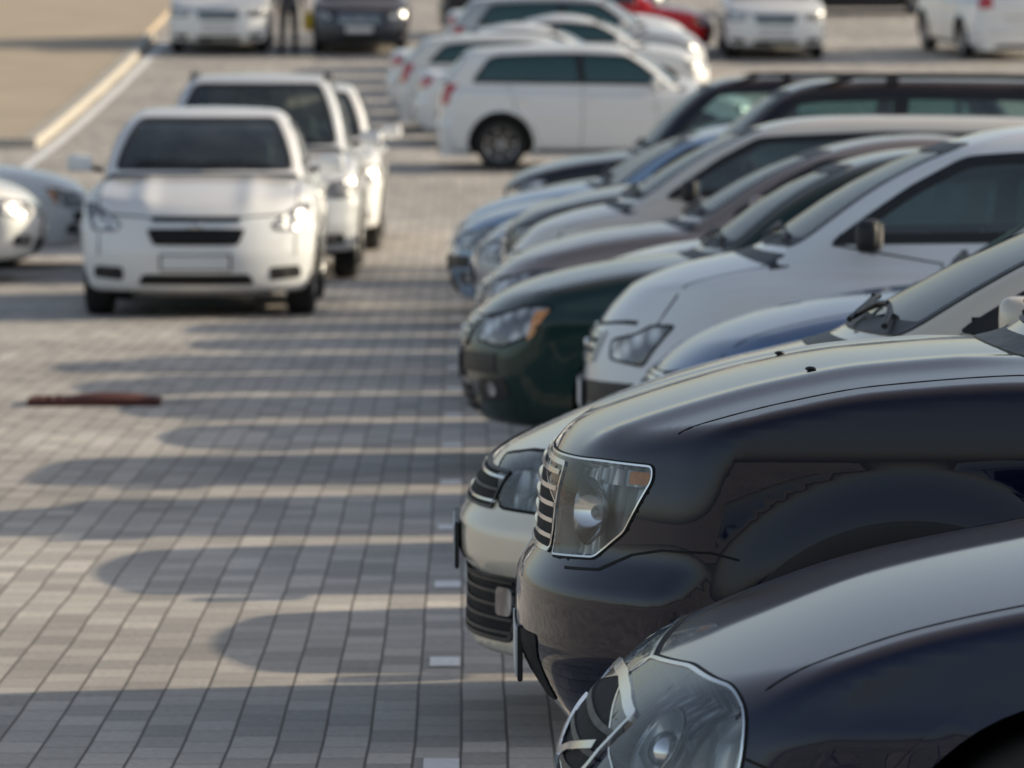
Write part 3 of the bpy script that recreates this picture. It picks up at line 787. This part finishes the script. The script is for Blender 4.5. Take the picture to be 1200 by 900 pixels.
# ---------------------------------------------------------------- ground
def ground_mat():
    m, nt, N, L, b = newmat('concrete_pavers')
    tc = N.new('ShaderNodeTexCoord'); sep = N.new('ShaderNodeSeparateXYZ'); L.new(tc.outputs['Object'], sep.inputs[0])
    nz = N.new('ShaderNodeTexNoise'); nz.inputs['Scale'].default_value = .7; nz.inputs['Detail'].default_value = 1; L.new(tc.outputs['Object'], nz.inputs['Vector'])
    wob = N.new('ShaderNodeMath'); wob.operation = 'MULTIPLY'; wob.inputs[1].default_value = .02; L.new(nz.outputs[0], wob.inputs[0])
    cx = N.new('ShaderNodeMath'); cx.operation = 'ADD'; L.new(sep.outputs[0], cx.inputs[0]); L.new(wob.outputs[0], cx.inputs[1])
    cb = N.new('ShaderNodeCombineXYZ'); L.new(sep.outputs[1], cb.inputs[0]); L.new(cx.outputs[0], cb.inputs[1])
    br = N.new('ShaderNodeTexBrick'); L.new(cb.outputs[0], br.inputs['Vector']); br.inputs['Scale'].default_value = 1
    br.inputs['Brick Width'].default_value = .24; br.inputs['Row Height'].default_value = .12; br.inputs['Mortar Size'].default_value = .0045
    br.inputs['Mortar Smooth'].default_value = .3; br.inputs['Bias'].default_value = 0
    br.inputs['Color1'].default_value = (.35, .315, .28, 1); br.inputs['Color2'].default_value = (.58, .52, .455, 1); br.inputs['Mortar'].default_value = (.12, .10, .08, 1)
    n2 = N.new('ShaderNodeTexNoise'); n2.inputs['Scale'].default_value = .35; n2.inputs['Detail'].default_value = 4; n2.inputs['Roughness'].default_value = .6; L.new(tc.outputs['Object'], n2.inputs['Vector'])
    n3 = N.new('ShaderNodeTexNoise'); n3.inputs['Scale'].default_value = 45; n3.inputs['Detail'].default_value = 2; L.new(tc.outputs['Object'], n3.inputs['Vector'])
    r2 = N.new('ShaderNodeMapRange'); r2.inputs[1].default_value = .3; r2.inputs[2].default_value = .7; r2.inputs[3].default_value = .74; r2.inputs[4].default_value = 1.2; L.new(n2.outputs[0], r2.inputs[0])
    r3 = N.new('ShaderNodeMapRange'); r3.inputs[1].default_value = .25; r3.inputs[2].default_value = .75; r3.inputs[3].default_value = .8; r3.inputs[4].default_value = 1.15; L.new(n3.outputs[0], r3.inputs[0])
    mm = N.new('ShaderNodeMath'); mm.operation = 'MULTIPLY'; L.new(r2.outputs[0], mm.inputs[0]); L.new(r3.outputs[0], mm.inputs[1])
    vm = N.new('ShaderNodeVectorMath'); vm.operation = 'SCALE'; L.new(br.outputs['Color'], vm.inputs[0]); L.new(mm.outputs[0], vm.inputs['Scale'])
    L.new(vm.outputs[0], b.inputs['Base Color']); b.inputs['Roughness'].default_value = .75
    bp = N.new('ShaderNodeBump'); bp.inputs['Strength'].default_value = .5; bp.inputs['Distance'].default_value = .005
    hh = N.new('ShaderNodeMath'); hh.operation = 'MULTIPLY_ADD'; L.new(br.outputs['Fac'], hh.inputs[0]); hh.inputs[1].default_value = -1; L.new(n3.outputs[0], hh.inputs[2])
    L.new(hh.outputs[0], bp.inputs['Height']); L.new(bp.outputs[0], b.inputs['Normal']); return m
ys = list(np.arange(-300, 0, 30)) + list(np.arange(0, 30, 5)) + list(np.arange(30, 200, 1.)) + list(np.arange(200, 300, 10)) + [400, 700, 1500]
xs = [-800, -200, -60, -20, -10, 0, 10, 20, 60, 200, 800]
gv = [(x, y, gz(y)) for y in ys for x in xs]; nx = len(xs)
gf = [[j*nx+i, j*nx+i+1, (j+1)*nx+i+1, (j+1)*nx+i] for j in range(len(ys)-1) for i in range(nx-1)]
me = bpy.data.meshes.new('ground'); me.from_pydata(gv, [], gf); me.materials.append(ground_mat()); me.polygons.foreach_set('use_smooth', [True]*len(gf))
link(bpy.data.objects.new('ground', me))

def sheet(name, x0, x1, y0, y1, lift, mat, step=1.0):
    n = max(1, int((y1-y0)/step)); v = []; f = []
    for i in range(n+1):
        y = y0+(y1-y0)*i/n; v += [(x0, y, gz(y)+lift), (x1, y, gz(y)+lift)]
    for i in range(n): f.append([2*i, 2*i+1, 2*i+3, 2*i+2])
    me = bpy.data.meshes.new(name); me.from_pydata(v, [], f); me.materials.append(mat); return me
WPAINT = simple('road_paint', (.82, .81, .79), .7, noise=.2, nscale=30)
v = []; f = []
for i in range(-4, 16):
    y = 16.04 + 2.5*i + random.uniform(-.03, .03)
    if y < 5: continue
    b = len(v); w = .045; l = .13
    v += [(-.06-w, y-l, gz(y)+.004), (-.06+w, y-l, gz(y)+.004), (-.06+w, y+l, gz(y)+.004), (-.06-w, y+l, gz(y)+.004)]; f.append([b, b+1, b+2, b+3])
me = bpy.data.meshes.new('bay_markings'); me.from_pydata(v, [], f); me.materials.append(WPAINT); link(bpy.data.objects.new('bay_markings', me))
SAND = simple('sandy_asphalt', (.45, .36, .26), .9, noise=.25, nscale=.6)
KERB = simple('kerb_concrete', (.48, .44, .38), .8, noise=.2, nscale=5)
def kerbed(name, x0, x1, y0, y1, h, mat):
    B = MB(); n = max(1, int(y1-y0))
    for i in range(n+1):
        y = y0+(y1-y0)*i/n; B.V += [(x0, y, gz(y)+h), (x1, y, gz(y)+h), (x1, y, gz(y)-.05), (x0, y, gz(y)-.05)]
    for i in range(n):
        for a, b2 in ((0, 1), (1, 2), (3, 0)): B.face([4*i+a, 4*i+b2, 4*i+4+b2, 4*i+4+a], 0)
    B.face([0, 1, 2, 3], 0); B.face([4*n, 4*n+1, 4*n+2, 4*n+3], 0)
    return B.mesh(name, [mat])
link(bpy.data.objects.new('pavement', kerbed('pavement', -60, -6.35, 78.2, 140, .12, SAND)))
link(bpy.data.objects.new('kerb', kerbed('kerb', -6.347, -6.15, 78, 108, .135, KERB)))
link(bpy.data.objects.new('kerb', kerbed('kerb', -60, -6.353, 78, 78.197, .135, KERB)))
link(bpy.data.objects.new('edge_line', sheet('edge_line', -6.0, -5.86, 70, 108, .004, WPAINT)))
# rusty drain cover, a long narrow hinged grate standing slightly proud of the pavers
B = MB(); RUST = simple('rusty_iron', (.10, .030, .022), .75, .2, noise=.45, nscale=14, bump=.4)
for dx, dy, sx, sy in ((0, -.2, .72, .045), (0, .2, .72, .045), (-.338, 0, .045, .352), (.338, 0, .045, .352)): B.box((dx, dy, .018), (sx, sy, .036), 0)
for i in range(11): B.box((-.285+.057*i, 0, .020), (.030, .35, .028), 0)
B.ell((.08, 0, .022), (.26, .16, .042), 0, None, 24, 12)
o = link(bpy.data.objects.new('drain_cover', B.mesh('drain_cover', [RUST]))); o.location = (-2.02, 29.6, .0); o.rotation_euler = (0, 0, .04)

# ---------------------------------------------------------------- pedestrian
def skin(name, vs, es, rad, mat, parent, sub=2):
    me = bpy.data.meshes.new(name); me.from_pydata(vs, es, []); o = bpy.data.objects.new(name, me); link(o, parent)
    m = o.modifiers.new('s', 'SKIN'); m.use_smooth_shade = True; s = o.modifiers.new('u', 'SUBSURF'); s.levels = sub; s.render_levels = sub
    if not me.skin_vertices:
        bm = bmesh.new(); bm.from_mesh(me); bm.verts.layers.skin.verify(); bm.to_mesh(me); bm.free()
    for i, r in enumerate(rad): me.skin_vertices[0].data[i].radius = (r, r) if not isinstance(r, tuple) else r
    me.skin_vertices[0].data[0].use_root = True
    me.materials.append(mat); return o
per = bpy.data.objects.new('pedestrian', None); link(per); per.location = (-3.35, 103.5, gz(103.5)); per.rotation_euler = (0, 0, .3)
JEAN = simple('dark_trousers', (.02, .022, .03), .9); COAT = simple('dark_coat', (.025, .03, .05), .85); SKN = simple('skin', (.55, .33, .24), .5); HAIR = simple('hair', (.03, .02, .012), .7); VEST = simple('yellow_bag', (.6, .42, .03), .7)
skin('trousers', [(0, 0, .95), (-.1, 0, .88), (-.11, .02, .5), (-.12, .06, .09), (.1, 0, .88), (.11, -.04, .5), (.12, -.02, .09)],
     [(0, 1), (1, 2), (2, 3), (0, 4), (4, 5), (5, 6)], [(.15, .11), .10, .075, .055, .10, .075, .055], JEAN, per)
skin('coat', [(0, 0, .84), (0, 0, 1.15), (0, 0, 1.38), (0, 0, 1.5), (-.2, 0, 1.42), (-.27, .0, 1.15), (-.27, -.08, .92), (.2, 0, 1.42), (.27, 0, 1.15), (.27, -.08, .92)],
     [(0, 1), (1, 2), (2, 3), (2, 4), (4, 5), (5, 6), (2, 7), (7, 8), (8, 9)], [(.20, .15), (.18, .13), (.19, .13), .065, .075, .058, .046, .075, .058, .046], COAT, per)
hd = MB(); hd.ell((0, 0, 1.64), (.078, .098, .118), 0, None, 20, 14); hd.ell((0, -.1, 1.63), (.014, .02, .022), 0); hd.ell((-.08, 0, 1.64), (.012, .02, .03), 0); hd.ell((.08, 0, 1.64), (.012, .02, .03), 0)
hd.ell((0, .02, 1.68), (.086, .1, .098), 1, None, 20, 14); hd.lathe([(.055, 0), (.05, .1)], (0, .01, 1.48), (0, 0, 1), 0, 14)
hd.ell((-.03, -.088, 1.655), (.011, .01, .008), 1); hd.ell((.03, -.088, 1.655), (.011, .01, .008), 1); hd.ell((0, -.094, 1.585), (.024, .008, .006), 2)
link(bpy.data.objects.new('head', hd.mesh('head', [SKN, HAIR, RED])), per)
hn = MB()
for s in (-1, 1):
    hn.ell((s*.275, -.10, .86), (.022, .04, .05), 0)
    for k in range(4): hn.tube([(s*.275, -.13+.022*k, .83), (s*.278, -.135+.022*k, .79), (s*.268, -.135+.022*k, .76+.006*abs(k-1.5))], .009, 0)
    hn.tube([(s*.27, -.14, .87), (s*.26, -.165, .84), (s*.255, -.17, .81)], .010, 0)
    hn.rbox((s*.12, -.02+(.06 if s < 0 else -.03), .05), (.10, .28, .10), 1)
link(bpy.data.objects.new('hands_and_shoes', hn.mesh('hands_and_shoes', [SKN, TYRE])), per)
bg = MB(); bg.rbox((.36, -.08, .62), (.13, .34, .36), 0); bg.tube([(.36, -.2, .78), (.33, -.16, .86), (.31, -.1, .88), (.33, 0, .86), (.36, .05, .78)], .01, 0)
link(bpy.data.objects.new('bag', bg.mesh('bag', [VEST])), per)

# ---------------------------------------------------------------- light, sky, camera
EL, AZ = 20, 15
sd = Vector((math.cos(math.radians(EL))*math.cos(math.radians(AZ)), math.cos(math.radians(EL))*math.sin(math.radians(AZ)), math.sin(math.radians(EL))))
sl = bpy.data.lights.new('sun', 'SUN'); sl.energy = 5.0; sl.angle = math.radians(.5); sl.color = (1, .88, .66)
so = link(bpy.data.objects.new('sun', sl)); so.rotation_euler = (-sd).to_track_quat('-Z', 'Y').to_euler(); so.location = (20, 10, 30)
w = bpy.data.worlds.new('World'); scene.world = w; w.use_nodes = True; nt = w.node_tree
sky = nt.nodes.new('ShaderNodeTexSky'); sky.sky_type = 'NISHITA'; sky.sun_disc = False; sky.sun_elevation = math.radians(EL); sky.sun_rotation = math.radians(90-AZ)
sky.dust_density = 2.0; sky.air_density = 1.0
hs_ = nt.nodes.new('ShaderNodeHueSaturation'); hs_.inputs['Saturation'].default_value = .72
nt.links.new(sky.outputs[0], hs_.inputs['Color']); nt.links.new(hs_.outputs[0], nt.nodes['Background'].inputs[0]); nt.nodes['Background'].inputs[1].default_value = .15
scene.view_settings.view_transform = 'Standard'; scene.view_settings.look = 'None'; scene.view_settings.exposure = 0
cam = bpy.data.cameras.new('camera'); co = link(bpy.data.objects.new('camera', cam)); scene.camera = co
cam.sensor_width = 36; cam.lens = 191; cam.clip_end = 3000; cam.clip_start = .1
co.location = (0, 0, 1.67); co.rotation_euler = (math.radians(90-3.02), 0, math.radians(-.495))
cam.dof.use_dof = True; cam.dof.focus_distance = 11.0; cam.dof.aperture_fstop = 8.0
